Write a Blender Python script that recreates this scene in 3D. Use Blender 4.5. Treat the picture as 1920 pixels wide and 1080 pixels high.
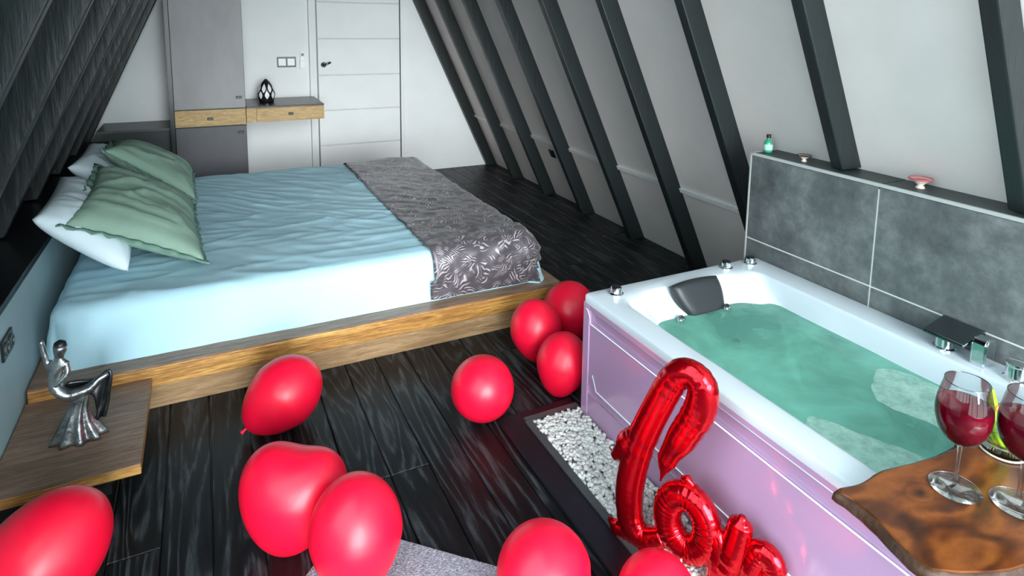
import bpy, bmesh, math, random
from mathutils import Vector, Matrix, noise
random.seed(7)
for o in list(bpy.data.objects): bpy.data.objects.remove(o)
S = bpy.context.scene
C = S.collection
R = math.radians

# ---------------------------------------------------------------- camera
CAM_H = 1.6
yaw, pit, rol = 0.465545, 0.138790, 0.014191
fwd = Vector((math.sin(yaw)*math.cos(pit), math.cos(yaw)*math.cos(pit), -math.sin(pit)))
rt0 = Vector((math.cos(yaw), -math.sin(yaw), 0)); up0 = rt0.cross(fwd)
rt = rt0*math.cos(rol) + up0*math.sin(rol)
up = up0*math.cos(rol) - rt0*math.sin(rol)
cd = bpy.data.cameras.new('camera'); cam = bpy.data.objects.new('camera', cd); C.objects.link(cam)
M3 = Matrix((rt, up, -fwd)).transposed()
cam.matrix_world = Matrix.Translation((0, 0, CAM_H)) @ M3.to_4x4()
cd.sensor_width = 36; cd.lens = 36*1180.1/1920
cd.shift_x = -(968.4-960)/1920; cd.shift_y = (203.3-540)/1920
cd.clip_start = 0.02; cd.clip_end = 100
S.camera = cam

# ---------------------------------------------------------------- world, light, exposure
S.view_settings.view_transform = 'Standard'; S.view_settings.look = 'None'
S.view_settings.gamma = 1.0; S.view_settings.use_curve_mapping = False
S.view_settings.exposure = 1.05
w = bpy.data.worlds.new('overcast_sky'); S.world = w; w.use_nodes = True
bg = w.node_tree.nodes['Background']; bg.inputs[0].default_value = (0.74, 0.95, 1.0, 1); bg.inputs[1].default_value = 2.5

def area(name, loc, target, sx, sy, power, col):
    l = bpy.data.lights.new(name, 'AREA'); l.shape = 'RECTANGLE'; l.size = sx; l.size_y = sy; l.energy = power; l.color = col
    o = bpy.data.objects.new(name, l); C.objects.link(o); o.location = loc
    o.rotation_euler = (Vector(target)-Vector(loc)).to_track_quat('-Z', 'Y').to_euler()
    return o
# bright hazy daylight coming in low through the glazed gable behind the camera
def sun(name, d, strength, ang, col):
    l = bpy.data.lights.new(name, 'SUN'); l.energy = strength; l.angle = R(ang); l.color = col
    o = bpy.data.objects.new(name, l); C.objects.link(o); o.rotation_euler = Vector(d).to_track_quat('-Z', 'Y').to_euler(); o.location = (0, -3, 4); return o
sun('hazy_sun', (.13, .94, -.24), 4.3, 38, (0.97, 0.985, 1.0))
#area('gable_daylight', (0.85, -1.75, 1.5), (0.85, 3.0, 0.9), 3.0, 2.4, 60, (0.90, 0.97, 1.0))

# ---------------------------------------------------------------- materials
MATS = {}
def newmat(name):
    m = bpy.data.materials.new(name); m.use_nodes = True
    MATS[name] = m
    return m, m.node_tree.nodes, m.node_tree.links, m.node_tree.nodes['Principled BSDF']
def c4(c): return (c[0], c[1], c[2], 1)
def srgb(r, g, b):
    f = lambda v: (v/255/12.92) if v/255 <= .04045 else ((v/255+.055)/1.055)**2.4
    return (f(r), f(g), f(b))
def ramp(n, stops):
    r = n.new('ShaderNodeValToRGB'); e = r.color_ramp.elements
    while len(e) < len(stops): e.new(0.5)
    for el, (p, c) in zip(e, stops): el.position = p; el.color = c4(c)
    return r
def coords(n, l, scale=(1, 1, 1), rot=(0, 0, 0), rnd=False):
    tc = n.new('ShaderNodeTexCoord'); mp = n.new('ShaderNodeMapping')
    mp.inputs['Scale'].default_value = scale; mp.inputs['Rotation'].default_value = rot
    l.new(tc.outputs['Object'], mp.inputs['Vector'])
    if rnd:
        oi = n.new('ShaderNodeObjectInfo'); mu = n.new('ShaderNodeMath'); mu.operation = 'MULTIPLY'; mu.inputs[1].default_value = 37.0
        l.new(oi.outputs['Random'], mu.inputs[0]); l.new(mu.outputs[0], mp.inputs['Location'])
    return mp.outputs['Vector']
def noise_tex(n, l, vec, scale, detail=4, rough=.55, dist=0):
    t = n.new('ShaderNodeTexNoise'); t.inputs['Scale'].default_value = scale; t.inputs['Detail'].default_value = detail
    t.inputs['Roughness'].default_value = rough; t.inputs['Distortion'].default_value = dist
    l.new(vec, t.inputs['Vector']); return t.outputs['Fac']
def bump(n, l, p, h, strength, dist=.01):
    b = n.new('ShaderNodeBump'); b.inputs['Strength'].default_value = strength; b.inputs['Distance'].default_value = dist
    l.new(h, b.inputs['Height']); l.new(b.outputs[0], p.inputs['Normal'])
def simple(name, col, rough=.5, metal=0, var=0.0, vscale=8, bmp=0, bscale=60, coat=0, spec=.5, vstretch=(1, 1, 1)):
    m, n, l, p = newmat(name)
    p.inputs['Roughness'].default_value = rough; p.inputs['Metallic'].default_value = metal
    p.inputs['Coat Weight'].default_value = coat; p.inputs['Coat Roughness'].default_value = .08
    p.inputs['Specular IOR Level'].default_value = spec
    v = coords(n, l, vstretch)
    f = noise_tex(n, l, v, vscale)
    lo = tuple(max(0, x*(1-var)) for x in col); hi = tuple(min(1, x*(1+var)) for x in col)
    r = ramp(n, [(.3, lo), (.7, hi)]); l.new(f, r.inputs[0]); l.new(r.outputs[0], p.inputs['Base Color'])
    if bmp: bump(n, l, p, noise_tex(n, l, v, bscale, 6), bmp)
    return m
def wood(name, cols, stretch, scale=6, rough=.5, dist=2.5, bmp=.25, rnd=False, pos=(.25, .5, .75), spec=.5):
    m, n, l, p = newmat(name)
    v = coords(n, l, stretch, rnd=rnd)
    a = noise_tex(n, l, v, scale, 8, .62, dist)
    b = noise_tex(n, l, v, scale*7, 4, .6, .4)
    mx = n.new('ShaderNodeMath'); mx.operation = 'MULTIPLY_ADD'; mx.inputs[1].default_value = .35; 
    l.new(b, mx.inputs[0])
    sc = n.new('ShaderNodeMath'); sc.operation = 'MULTIPLY'; sc.inputs[1].default_value = .68; l.new(a, sc.inputs[0]); l.new(sc.outputs[0], mx.inputs[2])
    r = ramp(n, list(zip(pos, cols))); l.new(mx.outputs[0], r.inputs[0]); l.new(r.outputs[0], p.inputs['Base Color'])
    p.inputs['Roughness'].default_value = rough; p.inputs['Specular IOR Level'].default_value = spec
    bump(n, l, p, mx.outputs[0], bmp, .006)
    return m
def ringwood(name, cols, stretch, scale, distn, rough, rnd=True, rings=60, bmp=.3, detail_scale=1.2, pos=(.0, .45, 1), spec=.5):
    # growth-ring figure: bands of a stretched noise field
    m, n, l, p = newmat(name)
    v = coords(n, l, stretch, rnd=rnd)
    a = noise_tex(n, l, v, scale, 2, .5, distn)
    mu = n.new('ShaderNodeMath'); mu.operation = 'MULTIPLY'; mu.inputs[1].default_value = rings; l.new(a, mu.inputs[0])
    si = n.new('ShaderNodeMath'); si.operation = 'SINE'; l.new(mu.outputs[0], si.inputs[0])
    b = noise_tex(n, l, v, scale*detail_scale*9, 5, .65)
    ma = n.new('ShaderNodeMath'); ma.operation = 'MULTIPLY_ADD'; ma.inputs[1].default_value = .25; l.new(si.outputs[0], ma.inputs[0]); l.new(b, ma.inputs[2])
    r = ramp(n, list(zip(pos, cols))); l.new(ma.outputs[0], r.inputs[0]); l.new(r.outputs[0], p.inputs['Base Color'])
    p.inputs['Roughness'].default_value = rough; p.inputs['Specular IOR Level'].default_value = spec
    bump(n, l, p, ma.outputs[0], bmp, .004)
    return m

PLASTER = simple('white_plaster', srgb(226, 228, 228), .7, var=.03, vscale=3, bmp=.05, bscale=90)
PANEL = simple('painted_board', srgb(230, 218, 214), .6, var=.05, vscale=2.5, bmp=.05, bscale=40)
TRIMG = simple('pale_metal_trim', srgb(176, 176, 174), .5, var=.03)
WHITE_TRIM = simple('white_trim', srgb(238, 236, 236), .5, var=.02)
RAFTER = simple('black_painted_timber', srgb(27, 34, 35), .4, var=.12, vscale=5, bmp=.3, bscale=30, vstretch=(1, 1, .15))
DARKBOARD = simple('dark_board', srgb(46, 54, 54), .5, var=.2, vscale=3, bmp=.15, bscale=25)
LEDGEWALL = simple('blue_grey_paint', srgb(160, 182, 188), .55, var=.05, vscale=3)
BLACK = simple('black_lacquer', srgb(22, 25, 28), .3, var=.15)
BLACKM = simple('black_metal', srgb(15, 19, 26), .35, var=.2, vscale=12)
GREYM = simple('grey_metal_angle', srgb(82, 86, 88), .4, .3, var=.1, vscale=20)
PLANK = ringwood('black_oak_plank', [srgb(7, 8, 10), srgb(20, 22, 25), srgb(74, 80, 84)], (7, .8, 7), 1.0, .7, .45, pos=(.15, .6, 1), spec=.3)
OAK = wood('oak_golden', [srgb(70, 44, 22), srgb(158, 110, 54), srgb(230, 184, 104)], (.7, 6, 9), 5, .45, 1.5)
OAKD = wood('oak_weathered', [srgb(70, 50, 38), srgb(126, 98, 80), srgb(172, 142, 118)], (.8, 8, 8), 5, .4, 1.2)
OAKP = wood('oak_plinth', [srgb(92, 66, 42), srgb(142, 112, 78), srgb(180, 152, 116)], (.7, 8, 8), 5, .5, 1.5)
BAND = wood('oak_drawer', [srgb(112, 86, 48), srgb(176, 142, 90), srgb(214, 190, 140)], (1.2, 5, 9), 7, .5, 1.5)
GREYDOOR = simple('concrete_laminate', srgb(140, 139, 140), .5, var=.12, vscale=2.2, bmp=.06, bscale=20, vstretch=(2.5, 1, 1))
GREYSHADE = simple('concrete_laminate_shaded', srgb(74, 74, 80), .5, var=.1, vscale=2.2, vstretch=(2.5, 1, 1))  # lower cabinet door: shade behind the bed painted into the grey
def tile_mat():
    m, n, l, p = newmat('slate_tile'); v = coords(n, l)
    a = noise_tex(n, l, v, 5.5, 10, .74, 0)
    r = ramp(n, [(.32, srgb(70, 73, 74)), (.5, srgb(94, 97, 98)), (.7, srgb(128, 131, 129))]); l.new(a, r.inputs[0]); l.new(r.outputs[0], p.inputs['Base Color'])
    p.inputs['Roughness'].default_value = .42; bump(n, l, p, a, .12, .004)
    return m
TILE = tile_mat()
GROUT = simple('white_grout', srgb(206, 206, 202), .8, var=.04)
SHEETM = simple('blue_cotton', srgb(178, 216, 230), .8, var=.03, vscale=2, bmp=.06, bscale=250, spec=.2)
PILLOWW = simple('white_cotton', srgb(222, 238, 246), .8, var=.03, vscale=3, bmp=.05, bscale=220, spec=.2)
GREEN = simple('sage_linen', srgb(140, 168, 152), .75, var=.1, vscale=5, bmp=.12, bscale=260, spec=.25)
GREEND = simple('sage_linen_trim', srgb(112, 146, 134), .75, var=.12, vscale=8, bmp=.12, bscale=260, spec=.25)
ACRYL = simple('white_acrylic', srgb(208, 216, 224), .12, var=.01, coat=.5)
ACRYL_BOUNCE = simple('acrylic_with_pink_bounce', srgb(184, 150, 186), .14, var=.01, coat=.5)  # lilac tint paints the balloons' pink bounce light into the acrylic
CHROME = simple('chrome', (.75, .78, .8), .08, 1, var=.02)
DCHROME = simple('dark_chrome', (.22, .24, .26), .15, 1, var=.1)
HEADREST = simple('grey_foam', srgb(38, 41, 44), .45, var=.1, vscale=6)
RUBBER = simple('black_rubber', srgb(24, 24, 26), .4, var=.1)
LATEX = simple('red_latex', srgb(236, 12, 54), .40, var=.03, vscale=3, coat=.05)
LATEX.node_tree.nodes['Principled BSDF'].inputs['Subsurface Weight'].default_value = .25
LATEX.node_tree.nodes['Principled BSDF'].inputs['Subsurface Radius'].default_value = (.05, .01, .01)
FOIL = simple('red_foil', srgb(214, 4, 26), .16, .85, var=.06, vscale=6, bmp=.25, bscale=14, coat=.3)
PEB = simple('white_gravel', srgb(214, 214, 210), .6, var=.28, vscale=45)
GRAVELBED = simple('gravel_bed', srgb(120, 116, 110), .8, var=.3, vscale=60)
MATM = simple('speckled_mat', srgb(150, 146, 158), .95, var=.55, vscale=160, bmp=.6, bscale=180)
STATUE = simple('burnished_metal', (.30, .33, .34), .22, .9, var=.55, vscale=28, bmp=.3, bscale=40)
STATUED = simple('blackened_metal', (.05, .055, .06), .3, .8, var=.4, vscale=30)
CERB = simple('black_ceramic', srgb(28, 28, 30), .25, var=.1)
CERW = simple('white_ceramic', srgb(232, 232, 230), .3, var=.02)
PLASTIC = simple('white_plastic', srgb(232, 232, 230), .4, var=.02)
GREENB = simple('green_glass_bottle', srgb(58, 158, 120), .15, var=.1, coat=.5)
LABELM = simple('pale_label', srgb(176, 222, 204), .5, var=.05)
PINK = simple('pink_glaze', srgb(196, 82, 92), .3, var=.15, vscale=20)
CREAM = simple('cream_glaze', srgb(236, 214, 202), .35, var=.05)
LIME = simple('lime_peel', srgb(150, 190, 30), .4, var=.15, vscale=30)
LEMON = simple('lemon_peel', srgb(236, 206, 40), .4, var=.1, vscale=30)
ORANGE = simple('orange_flesh', srgb(240, 120, 16), .4, var=.15, vscale=40)
SLABW = ringwood('walnut_slab', [srgb(48, 21, 7), srgb(98, 48, 16), srgb(148, 82, 32)], (2.2, 4.5, 3), 1.0, .8, .28, rnd=False, rings=34, bmp=.06, detail_scale=.6, pos=(.1, .5, 1))
def add_knot(m, cx, cy):
    n, l = m.node_tree.nodes, m.node_tree.links; p = n['Principled BSDF']
    src = p.inputs['Base Color'].links[0].from_socket
    v = coords(n, l)
    wp = n.new('ShaderNodeTexNoise'); wp.inputs['Scale'].default_value = 30; l.new(v, wp.inputs['Vector'])
    ad = n.new('ShaderNodeVectorMath'); ad.operation = 'MULTIPLY_ADD'; ad.inputs[1].default_value = (.012, .012, 0); l.new(wp.outputs['Color'], ad.inputs[0]); l.new(v, ad.inputs[2])
    mp = n.new('ShaderNodeMapping'); mp.inputs['Location'].default_value = (-cx-.006, (-cy-.006)*1.5, 0); mp.inputs['Scale'].default_value = (1, 1.5, 0); l.new(ad.outputs[0], mp.inputs['Vector'])
    ln = n.new('ShaderNodeVectorMath'); ln.operation = 'LENGTH'; l.new(mp.outputs[0], ln.inputs[0])
    mr = n.new('ShaderNodeMath'); mr.operation = 'MULTIPLY'; mr.inputs[1].default_value = 14; l.new(ln.outputs['Value'], mr.inputs[0])
    r = ramp(n, [(0, (.10, .08, .07)), (.18, (.35, .32, .3)), (.36, (.8, .76, .72)), (.46, (1.0, .95, .9)), (.54, (.7, .66, .62)), (.75, (1, 1, 1))]); l.new(mr.outputs[0], r.inputs[0])
    mx = n.new('ShaderNodeMix'); mx.data_type = 'RGBA'; mx.blend_type = 'MULTIPLY'; mx.inputs[0].default_value = 1
    l.new(src, mx.inputs[6]); l.new(r.outputs[0], mx.inputs[7]); l.new(mx.outputs[2], p.inputs['Base Color'])
add_knot(SLABW, 1.405, .738)
SLABEDGE = simple('walnut_bark', srgb(58, 32, 14), .6, var=.4, vscale=20, bmp=.4, bscale=40)

# clear glass: thin walls that let light straight through and reflect at grazing angles
def clear(name, tint, refl=.08, blend=.35):
    m, n, l, p = newmat(name); n.remove(p)
    t = n.new('ShaderNodeBsdfTransparent'); t.inputs[0].default_value = c4(tint)
    g = n.new('ShaderNodeBsdfGlossy'); g.inputs['Roughness'].default_value = .02
    lw = n.new('ShaderNodeLayerWeight'); lw.inputs[0].default_value = blend
    ma = n.new('ShaderNodeMath'); ma.operation = 'MULTIPLY_ADD'; ma.inputs[1].default_value = .8; ma.inputs[2].default_value = refl
    ma.use_clamp = True
    l.new(lw.outputs['Fresnel'], ma.inputs[0])
    mx = n.new('ShaderNodeMixShader'); l.new(ma.outputs[0], mx.inputs[0]); l.new(t.outputs[0], mx.inputs[1]); l.new(g.outputs[0], mx.inputs[2])
    l.new(mx.outputs[0], n['Material Output'].inputs[0])
    return m
GLASS = clear('clear_glass', (.95, .97, .97), .03, .25)
PANE = clear('window_pane', (.97, .98, .98), .02, .1)
# water: tinted transmission plus surface reflection over small ripples
def water_mat():
    m, n, l, p = newmat('teal_water'); n.remove(p)
    t = n.new('ShaderNodeBsdfTransparent'); t.inputs[0].default_value = (.62, .92, .84, 1)
    d = n.new('ShaderNodeBsdfDiffuse'); d.inputs[0].default_value = c4(srgb(146, 226, 202))
    g = n.new('ShaderNodeBsdfGlossy'); g.inputs['Roughness'].default_value = .04
    v = coords(n, l)
    b = n.new('ShaderNodeBump'); b.inputs['Strength'].default_value = .25; b.inputs['Distance'].default_value = .02
    l.new(noise_tex(n, l, v, 9, 4, .5, .6), b.inputs['Height'])
    l.new(b.outputs[0], g.inputs['Normal'])
    cl = n.new('ShaderNodeMapRange'); cl.inputs[1].default_value = .35; cl.inputs[2].default_value = .75; cl.inputs[3].default_value = .30; cl.inputs[4].default_value = .72
    l.new(noise_tex(n, l, v, 3.2, 4, .55, .5), cl.inputs[0])
    m1 = n.new('ShaderNodeMixShader'); l.new(cl.outputs[0], m1.inputs[0]); l.new(t.outputs[0], m1.inputs[1]); l.new(d.outputs[0], m1.inputs[2])
    fr = n.new('ShaderNodeFresnel'); fr.inputs[0].default_value = 1.33; l.new(b.outputs[0], fr.inputs['Normal'])
    m2 = n.new('ShaderNodeMixShader'); l.new(fr.outputs[0], m2.inputs[0]); l.new(m1.outputs[0], m2.inputs[1]); l.new(g.outputs[0], m2.inputs[2])
    l.new(m2.outputs[0], n['Material Output'].inputs[0])
    return m
WATER = water_mat()
def foam_mat():
    m, n, l, p = newmat('bath_foam'); n.remove(p)
    t = n.new('ShaderNodeBsdfTransparent'); d = n.new('ShaderNodeBsdfDiffuse'); d.inputs[0].default_value = c4(srgb(206, 240, 228))
    v = coords(n, l); mr = n.new('ShaderNodeMapRange'); mr.inputs[1].default_value = .3; mr.inputs[2].default_value = .7; mr.inputs[3].default_value = .25; mr.inputs[4].default_value = .62
    l.new(noise_tex(n, l, v, 22, 6, .7), mr.inputs[0])
    mx = n.new('ShaderNodeMixShader'); l.new(mr.outputs[0], mx.inputs[0]); l.new(t.outputs[0], mx.inputs[1]); l.new(d.outputs[0], mx.inputs[2])
    l.new(mx.outputs[0], n['Material Output'].inputs[0]); return m
FOAM = foam_mat()
def wine_mat():
    m, n, l, p = newmat('red_drink')
    p.inputs['Base Color'].default_value = (.22, .004, .02, 1); p.inputs['Roughness'].default_value = .05
    p.inputs['Transmission Weight'].default_value = .15; p.inputs['IOR'].default_value = 1.33
    v = coords(n, l); r = ramp(n, [(.3, (.10, .001, .008)), (.7, (.17, .003, .014))]); l.new(noise_tex(n, l, v, 12), r.inputs[0]); l.new(r.outputs[0], p.inputs['Base Color'])
    return m
WINE = wine_mat()
def runner_mat():
    m, n, l, p = newmat('leaf_satin')
    v = coords(n, l)
    # warp, then cells of fronds, each cell striped in its own direction
    nz = n.new('ShaderNodeTexNoise'); nz.inputs['Scale'].default_value = 7; l.new(v, nz.inputs['Vector'])
    vm = n.new('ShaderNodeVectorMath'); vm.operation = 'MULTIPLY_ADD'; vm.inputs[1].default_value = (.16, .16, .16); l.new(nz.outputs['Color'], vm.inputs[0]); l.new(v, vm.inputs[2])
    vo = n.new('ShaderNodeTexVoronoi'); vo.inputs['Scale'].default_value = 19; l.new(vm.outputs[0], vo.inputs['Vector'])
    sx = n.new('ShaderNodeSeparateColor'); l.new(vo.outputs['Color'], sx.inputs[0])
    an = n.new('ShaderNodeMath'); an.operation = 'MULTIPLY'; an.inputs[1].default_value = 6.28; l.new(sx.outputs[0], an.inputs[0])
    vr = n.new('ShaderNodeVectorRotate'); vr.rotation_type = 'Z_AXIS'; l.new(vm.outputs[0], vr.inputs['Vector']); l.new(an.outputs[0], vr.inputs['Angle'])
    sp = n.new('ShaderNodeSeparateXYZ'); l.new(vr.outputs[0], sp.inputs[0])
    # use z too so the stripes go on down the hanging sides
    ad = n.new('ShaderNodeMath'); ad.operation = 'ADD'; l.new(sp.outputs[0], ad.inputs[0]); l.new(sp.outputs[2], ad.inputs[1])
    fr = n.new('ShaderNodeMath'); fr.operation = 'MULTIPLY'; fr.inputs[1].default_value = 330; l.new(ad.outputs[0], fr.inputs[0])
    si = n.new('ShaderNodeMath'); si.operation = 'SINE'; l.new(fr.outputs[0], si.inputs[0])
    edge = n.new('ShaderNodeMapRange'); edge.inputs[1].default_value = .38; edge.inputs[2].default_value = .7; edge.inputs[3].default_value = 1; edge.inputs[4].default_value = 0
    l.new(vo.outputs['Distance'], edge.inputs[0])
    mm = n.new('ShaderNodeMath'); mm.operation = 'MULTIPLY'; l.new(si.outputs[0], mm.inputs[0]); l.new(edge.outputs[0], mm.inputs[1])
    r = ramp(n, [(.0, srgb(78, 72, 78)), (.4, srgb(100, 93, 99)), (.9, srgb(180, 172, 174))]); l.new(mm.outputs[0], r.inputs[0])
    l.new(r.outputs[0], p.inputs['Base Color'])
    p.inputs['Roughness'].default_value = .36; p.inputs['Sheen Weight'].default_value = .15; p.inputs['Metallic'].default_value = .25
    bump(n, l, p, mm.outputs[0], .15, .003)
    return m
RUNNER = runner_mat()

# ---------------------------------------------------------------- mesh helpers
class MB:
    def __init__(s): s.v = []; s.f = []
    def add(s, vs, fs):
        k = len(s.v); s.v += [tuple(x) for x in vs]; s.f += [tuple(i+k for i in f) for f in fs]; return s
    def box(s, x0, x1, y0, y1, z0, z1):
        return s.add([(x0,y0,z0),(x1,y0,z0),(x1,y1,z0),(x0,y1,z0),(x0,y0,z1),(x1,y0,z1),(x1,y1,z1),(x0,y1,z1)],
                     [(0,3,2,1),(4,5,6,7),(0,1,5,4),(1,2,6,5),(2,3,7,6),(3,0,4,7)])
    def prism(s, poly, a, b):
        # poly: list of points as functions of t -> joined between vectors a and b offsets
        n = len(poly); a = Vector(a); b = Vector(b)
        vs = [Vector(p)+a for p in poly]+[Vector(p)+b for p in poly]
        fs = [tuple(range(n-1, -1, -1)), tuple(range(n, 2*n))]+[(i, (i+1) % n, n+(i+1) % n, n+i) for i in range(n)]
        return s.add(vs, fs)
    def lathe(s, prof, seg=32, mat=None, cap=True):
        vs = []; fs = []; mat = mat or Matrix.Identity(4)
        for (r, z) in prof:
            for i in range(seg):
                a = 2*math.pi*i/seg; vs.append(mat @ Vector((r*math.cos(a), r*math.sin(a), z)))
        for k in range(len(prof)-1):
            for i in range(seg):
                j = (i+1) % seg; fs.append((k*seg+i, k*seg+j, (k+1)*seg+j, (k+1)*seg+i))
        if cap:
            fs.append(tuple(range(seg-1, -1, -1))); m = (len(prof)-1)*seg; fs.append(tuple(range(m, m+seg)))
        return s.add(vs, fs)
    def tube(s, pts, rad, seg=12, flat=None, closed=False):
        # sweep; rad: number or list; flat=(normal vector, factor) squashes along the normal
        pts = [Vector(p) for p in pts]; n = len(pts)
        if not isinstance(rad, (list, tuple)): rad = [rad]*n
        vs = []; fs = []
        t0 = None; u = None
        for i in range(n):
            a = pts[(i-1) % n] if (closed or i > 0) else pts[0]; b = pts[(i+1) % n] if (closed or i < n-1) else pts[-1]
            t = (b-a).normalized()
            if flat: nn = Vector(flat[0]).normalized(); u = (nn-t*nn.dot(t)).normalized()
            elif u is None:
                u = t.orthogonal().normalized()
            else:
                u = (u-t*u.dot(t)).normalized()
            v = t.cross(u)
            for k in range(seg):
                an = 2*math.pi*k/seg
                cu = math.cos(an)*(flat[1] if flat else 1)
                vs.append(pts[i]+(u*cu+v*math.sin(an))*rad[i])
        m = n if closed else n-1
        for i in range(m):
            for k in range(seg):
                j = (k+1) % seg; i2 = (i+1) % n
                fs.append((i*seg+k, i*seg+j, i2*seg+j, i2*seg+k))
        if not closed:
            fs.append(tuple(range(seg-1, -1, -1))); q = (n-1)*seg; fs.append(tuple(range(q, q+seg)))
        return s.add(vs, fs)
    def mesh(s, name, mat, smooth=False):
        me = bpy.data.meshes.new(name); me.from_pydata(s.v, [], s.f); me.update()
        bm = bmesh.new(); bm.from_mesh(me); bmesh.ops.recalc_face_normals(bm, faces=bm.faces); bm.to_mesh(me); bm.free()
        if mat: me.materials.append(mat)
        if smooth:
            for p in me.polygons: p.use_smooth = True
        return me
    def build(s, name, mat, parent=None, smooth=False, bevel=0, sub=0, ang=None):
        o = bpy.data.objects.new(name, s.mesh(name, mat, smooth or bool(ang))); C.objects.link(o)
        if parent: o.parent = parent
        if bevel:
            b = o.modifiers.new('bevel', 'BEVEL'); b.width = bevel; b.segments = 2; b.limit_method = 'ANGLE'; b.angle_limit = R(40)
        if sub:
            q = o.modifiers.new('sub', 'SUBSURF'); q.levels = sub; q.render_levels = sub
        if ang:
            sharp(o.data, ang)
        return o
def sharp(me, ang):
    bm = bmesh.new(); bm.from_mesh(me)
    for e in bm.edges:
        if len(e.link_faces) == 2 and e.calc_face_angle(0) > R(ang): e.smooth = False
    bm.to_mesh(me); bm.free()
def tag(o, label, cat=None, group=None, kind=None):
    if label: o['label'] = label
    if cat: o['category'] = cat
    if group: o['group'] = group
    if kind: o['kind'] = kind
    return o
def empty(name, loc=(0, 0, 0)):
    o = bpy.data.objects.new(name, None); C.objects.link(o); o.location = loc; o.empty_display_size = .05; return o
def attach(o, p):
    # parent while keeping world-space vertex coordinates
    o.parent = p; o.matrix_parent_inverse = Matrix.Translation(p.location).inverted(); return o
def linkmesh(name, me, parent=None, loc=(0, 0, 0)):
    o = bpy.data.objects.new(name, me); C.objects.link(o); o.location = loc
    if parent: attach(o, parent) if parent.location.length else setattr(o, 'parent', parent)
    return o
def spline(pts, n=40, closed=False):
    P = [Vector(p) for p in pts]; m = len(P); out = []
    segs = m if closed else m-1
    for i in range(segs):
        p1 = P[i]; p2 = P[(i+1) % m]
        p0 = P[(i-1) % m] if (closed or i > 0) else p1+(p1-p2)
        p3 = P[(i+2) % m] if (closed or i < m-2) else p2+(p2-p1)
        k = max(2, n//segs)
        for j in range(k):
            t = j/k
            out.append(.5*((2*p1)+(p2-p0)*t+(2*p0-5*p1+4*p2-p3)*t*t+(3*p1-p0-3*p2+p3)*t**3))
    if not closed: out.append(P[-1])
    return out
def rrect(x0, x1, y0, y1, r, n=12, mid=24):
    # rounded rectangle, anticlockwise, constant count
    pts = []
    cs = [(x1-r, y1-r, 0), (x0+r, y1-r, 90), (x0+r, y0+r, 180), (x1-r, y0+r, 270)]
    for q in range(4):
        cx, cy, a0 = cs[q]
        arc = [(cx+r*math.cos(R(a0+90*i/n)), cy+r*math.sin(R(a0+90*i/n))) for i in range(n+1)]
        pts += arc
        nx, ny, na = cs[(q+1) % 4]
        e = (nx+r*math.cos(R(na)), ny+r*math.sin(R(na))); s = arc[-1]
        pts += [(s[0]+(e[0]-s[0])*i/mid, s[1]+(e[1]-s[1])*i/mid) for i in range(1, mid)]
    return pts
def rings_mesh(rings, cap_last=True, cap_first=False):
    m = MB(); n = len(rings[0]); vs = [p for r in rings for p in r]; fs = []
    for k in range(len(rings)-1):
        for i in range(n):
            j = (i+1) % n; fs.append((k*n+i, k*n+j, (k+1)*n+j, (k+1)*n+i))
    if cap_last: q = (len(rings)-1)*n; fs.append(tuple(range(q, q+n)))
    if cap_first: fs.append(tuple(range(n-1, -1, -1)))
    return m.add(vs, fs)

# ================================================================= SETTING
SL = .464
XR, XL = 2.912, -1.224             # panel planes at floor: x = XR - SL z, x = XL + SL z
YB, YF = 6.317, -1.6
APEX = (XR-XL)/(2*SL)
XC = (XR+XL)/2
# floor slab and planks
floor = tag(MB().box(-1.4, 3.1, YF, YB+.1, -.08, -.012).build('floor', BLACK), 'black stained timber plank floor', None, None, 'structure')
PW = .142
plank_meshes = {}
def plank_mesh(L):
    if L not in plank_meshes:
        g = .0015; h = .003
        m = MB(); x0, x1, y0, y1 = -PW/2+g, PW/2-g, g, L-g
        m.add([(x0,y0,-.012),(x1,y0,-.012),(x1,y1,-.012),(x0,y1,-.012),(x0,y0,-h),(x1,y0,-h),(x1,y1,-h),(x0,y1,-h),
               (x0+h,y0+h,0),(x1-h,y0+h,0),(x1-h,y1-h,0),(x0+h,y1-h,0)],
              [(0,3,2,1),(0,1,5,4),(1,2,6,5),(2,3,7,6),(3,0,4,7),(4,5,9,8),(5,6,10,9),(6,7,11,10),(7,4,8,11),(8,9,10,11)])
        plank_meshes[L] = m.mesh('plank', PLANK)
    return plank_meshes[L]
rng = random.Random(3)
row = 0
x = -.04-PW*7.5
while x < 2.99:
    y = YF+rng.choice([0, -.5, -.9, -1.3]) if False else YF
    first = rng.choice([.6, 1.0, 1.4, 1.8])
    L = first
    while y < YB-.01:
        L2 = min(L, round(YB-y, 3))
        linkmesh('plank', plank_mesh(L2), floor, (x, y, 0))
        y += L2; L = 1.8
    x += PW; row += 1

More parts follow.
